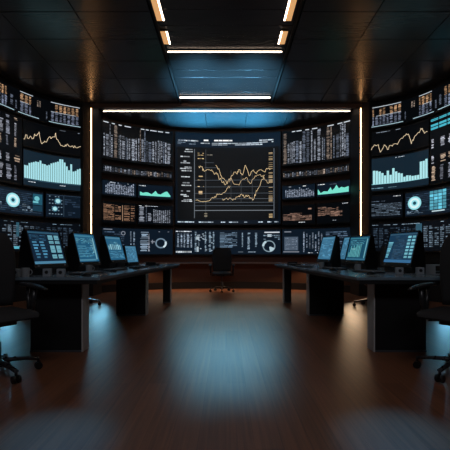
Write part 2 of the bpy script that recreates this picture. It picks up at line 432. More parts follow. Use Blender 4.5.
# ------------------------------------------------------------------ monitors
def desk_paint(kind, c):
    rd = c.rnd; c.gain = .86
    c.fill((24, 62, 92)) if kind != 'tiles' else c.fill((18, 40, 62))
    if kind == 'tiles':       # two columns of bright tiles at the right, list at the left
        c.rect(2, 3, 98, 8, (50, 96, 122)); c.text(4, 12, 52, 30, 4, (44, 84, 112), .8, (3, 10))
        for x0 in (60, 80):
            for y0, h in ((12, 14), (30, 8), (44, 22), (72, 12)):
                c.rect(x0, y0, x0+15, y0+h, (122, 190, 208)); c.line([(x0+2, y0+h*.6), (x0+13, y0+h*.6)], 1.4, (64, 120, 150))
        for x0 in (8, 30):
            for k in range(6): c.rect(x0+k*.8, 32+k*9, x0+12+rd.uniform(0, 6), 37+k*9, c.dim((80, 148, 186), .2))
        c.rect(0, 92, 100, 100, (86, 146, 180))
    elif kind == 'tiles_right':
        c.rect(2, 2, 98, 7, (54, 92, 116)); c.text(25, 10, 68, 88, 16, (52, 82, 106), .85, (4, 14))
        for x0 in (70, 85):
            for k in range(7): c.rect(x0, 11+k*11, x0+11, 18+k*11, c.dim((128, 206, 224), .12))
        for k in range(8): c.rect(3, 30+k*7, 20-k*1.2, 35+k*7, c.dim((110, 184, 204), .2))
        c.rect(0, 90, 100, 100, (62, 120, 168))
    elif kind == 'report':
        c.fill((38, 98, 134)); c.rect(3, 4, 90, 10, (70, 140, 170)); c.text(5, 14, 80, 34, 5, (96, 166, 190), .75, (4, 14))
        for k in range(5): c.rect(6, 42+k*9, 40+rd.uniform(0, 30), 45+k*9, (86, 156, 184))
        c.text(5, 46, 80, 84, 8, (64, 128, 160), .8, (3, 12)); c.rect(86, 12, 92, 92, (140, 204, 220)); c.text(70, 20, 84, 80, 10, (130, 190, 206), .5, (3, 8))
        c.rect(0, 90, 84, 96, (84, 148, 178))
    elif kind == 'bars':
        c.fill((28, 84, 112)); c.rect(3, 5, 92, 9, (66, 140, 160)); c.rect(88, 10, 93, 90, (124, 196, 210))
        for k in range(9): c.rect(8+k*7, 86-(20+25*abs(math.sin(k*1.7))+k*2), 12+k*7, 86, c.dim((110, 200, 206), .15))
        c.text(8, 14, 80, 36, 5, (84, 156, 176), .7, (4, 12)); c.rect(20, 50, 40, 54, (150, 214, 220)); c.rect(0, 92, 100, 98, (60, 120, 150))
    elif kind == 'plain':
        c.fill((66, 126, 162)); c.text(6, 14, 94, 92, 14, (86, 148, 182), .6, (4, 20)); c.rect(5, 4, 90, 9, (96, 158, 190))
    elif kind == 'photo':
        c.fill((44, 106, 142)); c.rect(3, 3, 96, 10, (84, 142, 170)); c.text(8, 22, 92, 44, 5, (112, 180, 204), .6, (6, 14))
        for k in range(7): c.rect(8+k*12, 40-8*abs(math.sin(k*2.2)), 15+k*12, 56, c.dim((150, 206, 222), .15))
        c.text(5, 62, 95, 92, 7, (78, 140, 172), .8, (4, 16))
def monitor(x, y, zb, yaw, tilt, w_, h_, label, kind, seed, depth=.19):
    t = thing('desk_monitor', label, 'monitor', (x, y, .75), R(yaw), 'angled monitors on the desks')
    s = -1 if False else 1
    # local frame: screen faces -Y, tilted back about its lower edge; origin on the desk under the lower edge
    zb -= .75
    T = Matrix.Translation((0, 0, zb)) @ Matrix.Rotation(-R(tilt), 4, 'X')
    T2 = T @ Matrix.Translation((0, 0, 0))
    bz = .018
    # front frame: four bars round the display and a thin back panel
    bm = bmesh.new()
    hw = w_/2+bz
    box(bm, -hw, hw, .004, .022, -bz*2.6, h_+bz, .003, T2)
    box(bm, -hw, -w_/2, -.006, .004, -bz*2.6, h_+bz, .002, T2); box(bm, w_/2, hw, -.006, .004, -bz*2.6, h_+bz, .002, T2)
    box(bm, -w_/2, w_/2, -.006, .004, h_, h_+bz, .002, T2); box(bm, -w_/2, w_/2, -.006, .004, -bz*2.6, 0, .002, T2)
    link('frame', bm, 'black_plastic', t)
    # wedge-shaped housing behind the frame, standing on the desk
    bm = bmesh.new(); prof = []
    for q in ((.0225, -bz*1.8), (.0225, h_+bz*.5)):
        v = T2 @ Vector((0, q[0], q[1])); prof.append((v.y, v.z))
    (ya, za), (yb, zt) = prof
    poly = [(ya+.004, .004), (ya+.001, za), (yb, zt), (yb+.035, zt-.01), (ya+depth, .05), (ya+depth, .004)]
    L_ = [bm.verts.new((-hw+.012, p[0], p[1])) for p in poly]; R_ = [bm.verts.new((hw-.012, p[0], p[1])) for p in poly]
    bm.faces.new(L_[::-1]); bm.faces.new(R_); n = len(poly)
    for i in range(n): bm.faces.new((L_[i], L_[(i+1) % n], R_[(i+1) % n], R_[i]))
    bmesh.ops.recalc_face_normals(bm, faces=bm.faces[:]); bmesh.ops.bevel(bm, geom=bm.edges[:], offset=.004, segments=2, affect='EDGES')
    hs = link('housing', bm, 'black_plastic', t)
    bm = bmesh.new()
    for k in range(6): box(bm, -hw*.6, hw*.6, ya+depth+.0002, ya+depth+.003, .010+k*.006, .013+k*.006)
    link('vent', bm, 'dark_plastic', hs)
    # stand foot under the front lip
    bm = bmesh.new(); box(bm, -hw*.55, hw*.55, ya-.075, ya+.003, 0, .012, .003); box(bm, -.05, .05, ya-.02, ya+.003, .0125, zb-.03, .004)
    link('stand', bm, 'dark_plastic', t)
    for k in (-1, 1):
        bm = bmesh.new(); box(bm, k*w_*.42-.012, k*w_*.42+.012, -.0075, -.0062, -bz*1.5, -bz*.8, 0, T2)
        link('button', bm, 'grey_plastic', t)
    c = Canvas(Flat(w_, h_), -w_/2, w_/2, 0, h_, (0, 0, 100, 100), base=-.003, seed=seed)
    desk_paint(kind, c); c.bm.transform(T2); c.link('display', t)
    return t
monitor(-1.84, 4.005, .862, 74, 17, .458, .36, 'nearest monitor on the left desk, showing columns of pale blue tiles', 'tiles', 11)
monitor(-1.72, 4.818, .862, 79, 14.5, .46, .36, 'second nearest monitor on the left desk, with a bright blue report screen', 'report', 12)
monitor(-1.596, 5.648, .869, 78, 16.6, .459, .36, 'third monitor along the left desk, narrow blue picture with pale blocks', 'photo', 13)
monitor(-1.60, 6.55, .812, 72, 12, .34, .28, 'small plain blue monitor farthest back on the left desk', 'plain', 14, .12)
monitor(1.983, 4.42, .862, -75, 16, .458, .36, 'nearest monitor on the right desk, with two columns of bright tiles at its edge', 'tiles_right', 15)
monitor(1.80, 5.31, .869, -73, 14.7, .436, .342, 'second monitor on the right desk, with teal bars and a bright edge', 'bars', 16)
monitor(1.93, 6.12, .868, -80, 15, .47, .37, 'blue monitor half hidden behind the second monitor of the right desk', 'plain', 17, .15)
monitor(1.53, 5.95, .872, -80, 14.3, .46, .36, 'plain pale blue monitor farthest along the right desk', 'plain', 18, .16)

# ------------------------------------------------------------------ keyboards, mice, small desk things
def make_keyboard():
    t = thing('keyboard', 'x', 'keyboard', (0, 0, .75))
    bm = bmesh.new(); box(bm, -.21, .21, -.068, .068, .0, .016, .004); link('keyboard_base', bm, 'dark_plastic', t)
    bm = bmesh.new()
    for r in range(5):
        for c in range(15): box(bm, -.198+c*.0265, -.198+c*.0265+.022, -.058+r*.0235, -.058+r*.0235+.019, .0162, .024, .002)
    link('keys', bm, 'key_caps', t); return t
def make_mouse():
    t = thing('computer_mouse', 'x', 'mouse', (0, 0, .75))
    bm = bmesh.new(); bmesh.ops.create_uvsphere(bm, u_segments=16, v_segments=10, radius=1)
    for v in bm.verts:
        v.co.z = max(0, v.co.z)
        v.co = Vector((v.co.x*.032*(1-.12*v.co.y), v.co.y*.056, v.co.z*.032*(1-.2*v.co.y)))
    link('mouse_body', bm, 'black_plastic', t, True)
    bm = bmesh.new(); cyl(bm, (-.004, .022, .028), (.004, .022, .028), .008); link('scroll_wheel', bm, 'grey_plastic', t); return t
def place(maker, items, z=.75):
    src = None
    for (x, y, rz, label, group) in items:
        if src is None:
            src = maker(); src.location = (x, y, z); src.rotation_euler = (0, 0, R(rz)); src['label'] = label; src['group'] = group
        else: dup(src, (x, y, z), R(rz), label, group)
G = 'keyboards on the desks'
place(make_keyboard, [
    (-1.49, 4.06, 76, 'keyboard in front of the nearest monitor of the left desk', G),
    (-1.42, 4.88, 79, 'keyboard in front of the second nearest monitor of the left desk', G),
    (-1.31, 5.72, 78, 'keyboard in front of the third monitor of the left desk', G),
    (1.63, 4.36, -75, 'keyboard in front of the nearest monitor of the right desk', G),
    (1.48, 5.20, -73, 'keyboard in front of the second monitor of the right desk', G),
    (1.22, 5.95, -80, 'keyboard in front of the farthest pale monitor of the right desk', G)])
G = 'mice on the desks'
place(make_mouse, [
    (-1.36, 3.70, 80, 'black mouse beside the nearest keyboard of the left desk', G),
    (-1.34, 4.50, 80, 'black mouse beside the second keyboard of the left desk', G),
    (-1.26, 5.32, 80, 'black mouse beside the third keyboard of the left desk', G),
    (1.52, 3.98, -80, 'black mouse beside the nearest keyboard of the right desk', G),
    (1.36, 4.83, -80, 'black mouse beside the second keyboard of the right desk', G)])
def make_phone():
    t = thing('desk_phone', 'x', 'phone', (0, 0, .75))
    bm = bmesh.new(); prism(bm, [(-.08, -.1), (.08, -.1), (.08, .1), (-.08, .1)], 0, .03, .006); link('phone_base', bm, 'dark_plastic', t)
    bm = bmesh.new(); box(bm, -.078, -.035, -.09, .09, .0305, .062, .01); link('handset', bm, 'black_plastic', t)
    bm = bmesh.new()
    for r in range(4):
        for c in range(3): box(bm, -.01+c*.027, .01+c*.027, -.08+r*.025, -.063+r*.025, .0305, .036, .001)
    link('phone_keys', bm, 'grey_plastic', t); return t
place(make_phone, [
    (-1.28, 6.62, 75, 'desk phone at the far end of the left desk', 'desk phones'),
    (1.20, 6.72, -75, 'desk phone at the far end of the right desk', 'desk phones')])
def make_mug():
    t = thing('mug', 'x', 'mug', (0, 0, .75))
    bm = bmesh.new(); cyl(bm, (0, 0, 0), (0, 0, .085), .034, .038, 18, cap=False); cyl(bm, (0, 0, .004), (0, 0, .084), .030, .034, 18, cap=False)
    cyl(bm, (0, 0, 0), (0, 0, .004), .034, .034, 18); link('cup', bm, 'mug_white', t)
    bm = bmesh.new(); pts = [(.033+.024*math.sin(a), 0, .044+.026*math.cos(a)) for a in [math.pi*k/6 for k in range(7)]]
    for a, b in zip(pts, pts[1:]): cyl(bm, a, b, .005, seg=8)
    link('handle', bm, 'mug_white', t); return t
place(make_mug, [
    (-1.90, 3.60, 20, 'pale mug at the near end of the left desk, right of the speaker', 'mugs'),
    (-1.585, 4.40, 20, 'pale mug between the two nearest monitors of the left desk', 'mugs'),
    (1.66, 4.78, 120, 'pale mug between the two nearest monitors of the right desk', 'mugs'),
    (1.40, 5.58, 120, 'pale mug beside the farthest keyboard of the right desk', 'mugs')])
def make_speaker():
    t = thing('desk_speaker', 'x', 'speaker', (0, 0, .75))
    bm = bmesh.new(); box(bm, -.035, .035, -.035, .035, 0, .075, .006); link('speaker_case', bm, 'grey_plastic', t)
    bm = bmesh.new(); cyl(bm, (0, -.0352, .042), (0, -.037, .042), .017, .016, 18); link('speaker_cone', bm, 'dark_plastic', t); return t
place(make_speaker, [
    (-2.00, 3.62, 10, 'small grey speaker at the near left corner of the left desk', 'desk speakers'),
    (-1.72, 3.66, 10, 'small grey speaker in front of the nearest monitor of the left desk', 'desk speakers'),
    (-1.57, 3.62, 10, 'small grey speaker nearer the aisle on the left desk', 'desk speakers'),
    (2.03, 3.98, -10, 'small grey speaker at the right foot of the nearest right desk monitor', 'desk speakers'),
    (1.80, 3.95, -10, 'small grey speaker in front of the nearest right desk monitor', 'desk speakers')])
def make_tray():
    t = thing('document_tray', 'x', 'tray', (0, 0, .75))
    bm = bmesh.new()
    for x in (-.095, .085): box(bm, x, x+.01, -.09, .09, 0, .10, .002)
    box(bm, -.0845, .0845, -.09, .09, .09, .10, .002); box(bm, -.0845, .0845, -.09, .09, 0, .008, .002)
    link('tray_frame', bm, 'grey_plastic', t)
    bm = bmesh.new(); box(bm, -.08, .08, -.085, .085, .0085, .03, .001); link('paper_stack', bm, 'dark_plastic', t); return t
place(make_tray, [
    (-2.20, 3.70, 0, 'grey open document tray at the outer edge of the left desk', 'document trays'),
    (2.27, 4.05, 0, 'grey open document tray at the outer edge of the right desk', 'document trays')])

# ------------------------------------------------------------------ chairs
def make_chair():
    t = thing('office_chair', 'x', 'chair', (0, 0, 0))
    # seat: rounded cushion with a waterfall front
    bm = bmesh.new(); secs = []
    for k in range(9):
        y = -.23+.48*k/8; e = abs(k-4)/4; hw = .245*(1-.12*e**4); top = .50-.035*max(0, (k-5)/3)**2-.01*(1-e); bot = .43+.0*k
        if k in (0, 8): hw -= .02; top -= .015; bot += .012
        loop = []
        for a in range(16):
            th = 2*math.pi*a/16; cx_, sz = math.cos(th), math.sin(th)
            sx = math.copysign(abs(cx_)**.35, cx_); ss = math.copysign(abs(sz)**.6, sz)
            loop.append((hw*sx, y, (top+bot)/2+(top-bot)/2*ss))
        secs.append(loop)
    sweep(bm, secs); link('seat', bm, 'chair_fabric', t, True)
    # backrest: tall curved shell
    bm = bmesh.new(); secs = []
    for k in range(11):
        z = .50+.60*k/10; f = k/10
        hw = .225+.02*math.sin(math.pi*f)-(.05*max(0, f-.85)/.15); y = -.245-.02*math.cos(f*math.pi*1.1)-.06*f*f
        th = .030-.008*f
        loop = []
        for a in range(16):
            q = 2*math.pi*a/16; cx_, sy = math.cos(q), math.sin(q)
            sx = math.copysign(abs(cx_)**.4, cx_)
            loop.append((hw*sx, y+.05*(sx*sx)*.9+th*math.copysign(abs(sy)**.7, sy), z))
        secs.append(loop)
    sweep(bm, secs); bk = link('backrest', bm, 'chair_fabric', t, True)
    bm = bmesh.new(); cyl(bm, (0, -.12, .41), (0, -.30, .43), .022); cyl(bm, (0, -.30, .43), (0, -.335, .70), .022, .018); box(bm, -.10, .10, -.345, -.318, .62, .78, .008)
    link('back_support', bm, 'chair_frame', bk)
    # armrests
    for s in (-1, 1):
        bm = bmesh.new(); secs = []
        for k in range(9):
            f = k/8; y = -.17+.37*f; hw = .040*(1-.55*max(0, f-.6)/.4); th = .015*(1-.5*max(0, f-.6)/.4); z = .672-.028*f*f
            secs.append([(s*.285+hw*math.copysign(abs(math.cos(q))**.5, math.cos(q)), y, z+th*math.sin(q)) for q in [2*math.pi*a/12 for a in range(12)]])
        sweep(bm, secs); ar = link('armrest', bm, 'chair_frame', t, True)
        bm = bmesh.new(); cyl(bm, (s*.285, .03, .655), (s*.275, -.02, .40), .02, .026); cyl(bm, (s*.285, -.09, .66), (s*.275, -.04, .40), .014, .018)
        cyl(bm, (s*.275, -.03, .41), (s*.10, -.02, .41), .022, .02); link('arm_post', bm, 'chair_frame', ar)
    bm = bmesh.new(); box(bm, -.10, .10, -.13, .11, .385, .428, .01); cyl(bm, (.1, .03, .405), (.21, .05, .395), .007); link('mechanism', bm, 'chair_frame', t)
    bm = bmesh.new(); cyl(bm, (0, 0, .08), (0, 0, .26), .030, .028); cyl(bm, (0, 0, .26), (0, 0, .385), .016); link('gas_column', bm, 'chrome_dark', t)
    bm = bmesh.new(); cyl(bm, (0, 0, .075), (0, 0, .135), .052, .040, 18)
    ends = []
    for k in range(5):
        a = R(90+72*k); d = Vector((math.cos(a), math.sin(a), 0)); q = Vector((-d.y, d.x, 0)); secs = []
        for f in (0, .3, .6, .9, 1):
            r = .03+.27*f; z = .115-.028*f*f; ww = .028-.010*f; hh = .020-.008*f
            secs.append([tuple(d*r+q*(ww*math.cos(g))+Vector((0, 0, z+hh*math.sin(g)))) for g in [2*math.pi*i/10 for i in range(10)]])
        b2 = bmesh.new(); sweep(b2, secs); merge(bm, b2); ends.append(d*.295)
    link('star_base', bm, 'chair_frame', t)
    for e in ends:
        bm = bmesh.new(); q = Vector((-e.y, e.x, 0)).normalized()
        for s in (-1, 1): cyl(bm, tuple(e+q*(s*.010)+Vector((0, 0, .030))), tuple(e+q*(s*.028)+Vector((0, 0, .030))), .030, .027, 16)
        cyl(bm, tuple(e+Vector((0, 0, .03))), tuple(e+Vector((0, 0, .095))), .010)
        link('caster', bm, 'black_plastic', t)
    return t
place(make_chair, [
    (-.10, 9.40, 180, 'black office chair alone in the middle, before the counter under the main screen', 'office chairs'),
    (-1.82, 3.02, -125, 'black office chair at the left edge, before the near end of the left desk', 'office chairs'),
    (1.86, 3.04, 125, 'black office chair at the right edge, before the near end of the right desk', 'office chairs'),
    (-2.62, 6.95, -80, 'black office chair seen low behind the left desk, between its legs', 'office chairs'),
    (2.62, 6.85, 80, 'black office chair seen low behind the right desk, between its legs', 'office chairs')], 0)
for o in C.objects:
    if o.name.startswith('office_chair') and o.location.y < 5: o.scale = (1.02, 1.02, 1.045)


# ------------------------------------------------------------------ wall screens: back wall
def towers(c, W, H, seed, tall, tan=.35):
    """bands of figure columns with short headers (drawing frame W x H)"""
    rd = random.Random(seed); x = 1.0
    while x < W-2:
        w_ = rd.choice((1.1, 1.6, 2.4, 3.6)); w_ = min(w_, W-1-x)
        hi = rd.random() < tall
        y0 = 2.0 if hi else H*(.33+.03*math.sin(x*.3)+rd.uniform(-.01, .01))
        col = TAN if (hi and rd.random() < tan) else (GREY if rd.random() < .65 else DGREY)
        c.column(x, y0, x+w_, H-1, c.dim(col, .22), .85)
        x += w_+rd.choice((.35, .5, .5, 1.2))
    x = 1
    while x < W-6:
        w_ = rd.uniform(3, 7)
        if rd.random() < .7: c.rect(x, .15, x+w_, 1.1, WHITE)
        x += w_+rd.uniform(1, 4)
def shorttext(c, W, H, seed):
    rd = random.Random(seed); x = 1
    while x < W-1.5:
        w_ = rd.choice((.9, 1.3, 2.2)); c.column(x, rd.uniform(.5, 2), x+w_, H-rd.uniform(.4, 1.6), c.dim(rd.choice((GREY, TAN, DGREY)), .3), .9); x += w_+.45
def skyline(c, W, H, seed, col):
    rd = random.Random(seed); x = 3; h = H*.6
    while x < W-2:
        h = min(H*.85, max(H*.45, h+rd.uniform(-2.4, 2.4))); c.column(x, H-1.5-h, x+1.4, H-1.5, col, .8); x += 1.75
    c.text(1, .6, W-8, 1.8, 1, WHITE, .4, (2, 4))
def areachart(c, x0, x1, yb, pts, col):
    for (xa, ya), (xb, yb2) in zip(pts, pts[1:]): c.quad(((xa, yb), (xb, yb), (xb, yb2), (xa, ya)), col, 2)
Z1, Z1b = 4.157, 3.235; Z2, Z2b = 3.10, 2.89; Z3, Z3b = 2.735, 2.345; Z4, Z4b = 2.21, 1.68; Z5, Z5b = 1.60, .90
for side, u0, u1, um in (('left', 102, 173, 137), ('right', 282, 350.5, 316)):
    W = u1-u0; sd = 20 if side == 'left' else 60
    c = wall_screen(BACKW, u0, u1, Z1b, Z1, f'top row screen of tall figure columns, {side} of the main chart', (0, 0, W, 36), INK, sd); towers(c, W, 36, sd+1, .2); c.done()
    c = wall_screen(BACKW, u0, u1, Z2b, Z2, f'slim ticker screen, second row, {side} of the main chart', (0, 0, W, 8), INK, sd+2); shorttext(c, W, 8, sd+3); c.done()
    W1, W2 = um-u0-.6, u1-um-.6
    c = wall_screen(BACKW, u0, um-.6, Z3b, Z3, f'third row screen with grey histogram, {side} of the main chart', (0, 0, W1, 15.5), NAVY, sd+4); skyline(c, W1, 15.5, sd+5, (140, 150, 168)); c.done()
    c = wall_screen(BACKW, um+.6, u1, Z3b, Z3, f'third row screen with mint area graph, {side} of the main chart', (0, 0, W2, 15.5), NAVY, sd+6)
    if side == 'left': pts = [(2, 8.5), (5, 10), (8, 9), (10, 9), (14, 11), (18, 6.5), (20, 10), (23, 10.5), (27, 7.5), (29, 6.5), (30, 6.8), (33, 11.5)]
    else: pts = [(1, 6.5), (4, 11.5), (7, 9.6), (11, 10.2), (14, 5.5), (15.5, 9.5), (18, 7.2), (20, 3.5), (22.5, 8), (25, 6.6), (28, 7.8), (32.6, 6.8)]
    areachart(c, 0, W2, 13, pts, MINT); c.text(1, .8, 8, 2, 1, WHITE, .8, (1.5, 3)); c.text(13, 1.5, 30, 3, 1, DGREY, .5, (2, 4)); c.done()
    # fourth row
    c = wall_screen(BACKW, u0, um-.6, Z4b, Z4, f'fourth row outer screen of tan text lines, left end of the back wall' if side == 'left' else 'fourth row screen of tan text lines, next to the main chart on its right', (0, 0, W1, 21), INK, sd+8)
    if side == 'left':
        c.text(1, 1.5, 12, 19, 15, (140, 106, 84), .8, (2, 5), .5); c.text(13, 2, 19, 19, 14, (140, 106, 84), .55, (2, 4), .7)
        c.text(22, 1.5, 28, 19, 15, (140, 106, 84), .7, (3, 6), .5); c.text(29, 1.5, 33, 19, 15, (140, 106, 84), .8, (2, 4), .5); c.line([(20.5, 2), (20.5, 19)], .7, (160, 128, 104))
    else:
        c.text(15, 3, 30, 5, 1, (170, 130, 110), .9, (3, 6), .8); c.text(1, 8, 20, 17, 7, (128, 100, 88), .75, (2, 5), .45); c.text(10, 11, 30, 17, 5, (122, 96, 84), .9, (2, 6), .7); c.text(12, 18.6, 24, 19.6, 1, WHITE, .6)
    c.done()
    c = wall_screen(BACKW, um+.6, u1, Z4b, Z4, 'fourth row screen of grey columns, next to the main chart on its left' if side == 'left' else 'fourth row outer screen of tan text lines, right end of the back wall', (0, 0, W2, 21), INK if side == 'right' else NIGHT, sd+9)
    if side == 'left':
        c.column(1, 1.5, 6.5, 19, GREY, .8); c.column(8, 1.5, 9, 19, DGREY, .8); c.column(10, 9, 14, 18, GREY, .8)
        for k in range(9): c.column(15.5+k*2, 4-abs(k-4)*.3+1.5, 17+k*2, 19.5, c.dim(GREY, .2), .8)
        c.text(1, .4, 20, 1.2, 1, WHITE, .6)
    else:
        c.text(1, 3, 22, 13, 9, (134, 104, 90), .8, (2, 5), .45); c.text(14, 8, 26, 14, 5, (118, 92, 80), .9, (3, 6), .72); c.text(16, 18, 20, 19, 1, WHITE, .9); c.text(26, .4, 32, 1.2, 1, WHITE, .9)
    c.done()
    # fifth row
    c = wall_screen(BACKW, u0, u1, Z5b, Z5, f'bottom row screen with {"ring gauge and data lists" if side == "left" else "text panel and data columns"}, {side} of the centre', (0, 0, W, 27), NAVY, sd+12)
    if side == 'left':
        c.text(2, 3, 22, 25, 10, (60, 78, 98), .6, (2, 5)); c.ring(21, 5, 1.5, 2.2, GREY)
        for x0, x1 in ((28, 29.5), (31, 33), (38, 47)): c.column(x0, 3, x1, 24, (120, 138, 156), 1.1)
        c.column(46, 5, 48, 24, GREY, 1.2); c.rect(49, 13, 53, 14, GREY); c.rect(50, 11.5, 51, 15.5, GREY)
        c.ring(59, 15, 4.2, 5.6, (110, 132, 150)); c.ring(59, 15, 4.0, 6.0, (200, 218, 226), -20, 60, 3); c.text(54, 2, 68, 3, 1, GREY, .5)
        c.rect(1, 1, 10, 1.8, GREY)
    else:
        c.rect(2, 8, 16, 23, (70, 84, 100)); c.text(3, 9, 15, 22, 10, (112, 124, 140), .95, (3, 6)); c.rect(1, 24, 17, 25, GREY); c.rect(2, 2, 9, 3, GREY)
        for k in range(7): c.column(21+k*3, 3+(k*7 % 5), 22.6+k*3, 25-(k*5 % 6), c.dim((112, 124, 140), .25), 1.1)
        c.text(44, 3, 66, 25, 11, (70, 88, 108), .7, (2, 5)); c.text(26, 25, 36, 26, 1, WHITE, .7)
    c.done()

# the main screen
c = wall_screen(BACKW, 175, 281, 1.70, 4.157, 'huge main screen in the middle with gold line charts and blue header', (176, 133, 280, 225), (10, 12, 14), 99, n=.04, depth=.12)
c.rect(176, 133, 280, 147, (12, 26, 40)); c.rect(176, 221, 280, 225, (11, 20, 30)); c.rect(176, 147, 178, 221, (9, 17, 26)); c.rect(278, 147, 280, 221, (9, 17, 26))
c.text(178.5, 139.6, 197, 141.4, 1, (150, 164, 180), .8, (1.5, 4), .7, 2); c.text(185, 140, 200, 141.2, 1, (220, 226, 232), .9, (2, 5), .8, 2)
c.text(204, 138.8, 233, 140.6, 1, (235, 238, 242), .95, (3, 6), .8, 2); c.text(201, 142, 210, 143.4, 1, (190, 200, 210), .8, (2, 4), .7, 2); c.text(212, 141.8, 262, 145, 2, (170, 182, 194), .9, (3, 7), .6, 2)
c.text(259, 139, 273, 143, 2, (180, 190, 200), .8, (2, 5), .5, 2); c.text(178, 141.8, 196, 144.6, 2, (110, 124, 140), .7, (2, 5), .5, 2)
for y, x0, x1 in ((149.5, 186, 193), (151.7, 185, 193), (156.8, 181, 190), (161.5, 184, 190), (163.2, 181, 190.5), (167.5, 185, 192), (169, 180.5, 192), (171.2, 182, 192), (177.3, 181.5, 191), (183.4, 183, 190), (186, 182, 192), (191.8, 181.5, 190.5), (195.5, 181, 187), (197, 184, 189), (200.5, 184, 192), (202, 182, 192.5)):
    c.text(x0, y-.6, x1, y+.6, 1, (176, 182, 188), .95, (1.5, 4), .85, 2)
AX = (74, 82, 90)
for x in (194.8, 273.6): c.line([(x, 149), (x, 219)], .75, (96, 104, 112), 1)
c.line([(206, 149), (206, 219)], .5, (70, 74, 78), 1)
for x in (231, 241, 252): c.line([(x, 170), (x, 203)], .4, (64, 68, 72), 1)
for y, x0, x1 in ((162.4, 205, 214), (167.5, 205, 218), (180.7, 195, 273), (187.5, 195, 273), (194, 195, 273), (203.3, 195, 273), (206.5, 195, 273)): c.line([(x0, y), (x1, y)], .5, AX, 1)
c.line([(195, 211.4), (273, 211.4)], .8, (112, 118, 124), 1)
c.line([(195, 199.6), (273, 199.6)], .5, (84, 90, 96), 1)
def jag(pts, amp, seed, n=3):
    rd = random.Random(seed); out = []
    for (xa, ya), (xb, yb) in zip(pts, pts[1:]):
        for k in range(n): t = k/n; out.append((xa+(xb-xa)*t, ya+(yb-ya)*t+(rd.uniform(-amp, amp) if k else 0)))
    return out+[pts[-1]]
for i, pts in enumerate((
    [(199, 166.5), (202, 166.8), (204, 171), (207, 169.5), (211, 170.5), (214, 173), (217, 174), (220, 179), (223, 182.5), (226, 184)],
    [(216, 165), (220, 172), (223, 178), (227, 184), (231, 177), (234, 172), (237, 174), (239, 169.5), (242, 175), (245, 165), (249, 176), (252, 171), (256, 174), (260, 170), (264, 172), (267, 169.5), (270, 170)],
    [(229, 182), (231, 178), (233, 183), (238, 184.6), (242, 180), (246, 177.5), (250, 184), (254, 178.5), (258, 175.5), (262, 176), (265, 181), (269, 183)],
    [(196, 201), (203, 202.3), (209, 201.5), (214, 198.5), (218, 195), (222, 194.6), (227, 188.5), (230, 186)],
    [(222, 199), (228, 200), (234, 199), (238, 197), (241, 194.5), (244, 198), (248, 195.5), (251, 199.5), (254, 198.5), (256, 191), (259, 187), (262, 180), (264, 176)])):
    c.line(jag(pts, 1.8, 70+i, 4), .40, GOLD if i != 2 else (214, 186, 144), 3)
for y in range(150, 203):
    if c.rnd.random() < .42: c.rect(268.3, y, 272.2, y+.55, c.dim((176, 152, 116), .3), 2)
for y in (215, 216.8, 218): c.rect(268.6, y, 272.2, y+.7, (214, 184, 136), 2); c.rect(204.5, y-1, 207.5, y-.4, (150, 140, 120), 2)
c.rect(199, 191.5, 202.6, 194.6, (216, 184, 140), 2); c.rect(199, 176, 203, 177, (206, 176, 130), 2)
for y in (152.5, 154.5, 158, 186.5, 180): c.text(198, y, 204, y+.8, 1, (206, 176, 130), .8, (1.5, 3), .8, 2)
c.text(207, 154, 213, 155, 1, (150, 144, 132), .9, (2, 3), .8, 2)
for x0, x1 in ((178, 184), (185, 196), (199, 216), (221, 226), (229, 238), (244, 247), (258, 263), (267, 271), (274, 278)): c.text(x0, 222.4, x1, 223.8, 1, (170, 184, 198), .9, (1.5, 4), .7, 2)
c.done()
c = wall_screen(BACKW, 175, 281, .90, 1.60, 'wide bottom screen under the main chart, with list columns and ring dial', (176, 229, 280, 255), NAVY, 98)
for x0, x1, y0 in ((177.5, 180, 233), (181, 183, 233), (184, 186, 232), (187, 190, 232), (191, 192.5, 234)): c.column(x0, y0, x1, 248, c.dim((120, 134, 150), .2), 1)
c.text(176.5, 230, 192, 231.2, 1, WHITE, .9, (1.5, 3), .8); c.text(176.5, 251.6, 192, 253.6, 1, (196, 204, 212), .95, (1.2, 2), .9)
for x0, x1, y0, y1 in ((195, 197, 231, 252), (198, 200, 238, 246), (205, 206.6, 231, 253), (209, 211.5, 231, 252), (213, 214.6, 231, 250), (241.5, 243, 232, 248), (247, 250, 232, 250), (254.5, 257, 232, 248)): c.column(x0, y0, x1, y1, (118, 138, 154), 1.2)
for k in range(16): x = c.rnd.uniform(197, 212); y = c.rnd.uniform(232, 252); c.rect(x, y, x+1.6, y+1, (150, 166, 180), 2)
c.rect(196.6, 236, 199.6, 239.4, (170, 186, 196), 2); c.rect(197, 247, 199, 252.5, (170, 186, 196), 2)
c.text(220, 231, 237, 248, 11, (96, 118, 138), .85, (3, 8)); c.text(238, 252, 256, 253.4, 1, (130, 146, 160), .8, (2, 5))
c.ring(268.5, 246.5, 5.2, 6.3, (128, 150, 162)); c.ring(268.5, 246.5, 1, 6, (176, 200, 210), 20, 80, 3); c.ring(268.5, 246.5, 4.6, 6.8, (180, 204, 214), 180, 240, 3); c.rect(264, 231, 279, 232.2, WHITE); c.rect(267, 233.6, 271, 236.4, (180, 196, 206)); c.text(263, 234, 279, 240, 3, (110, 130, 146), .5, (1.5, 3))
c.done()

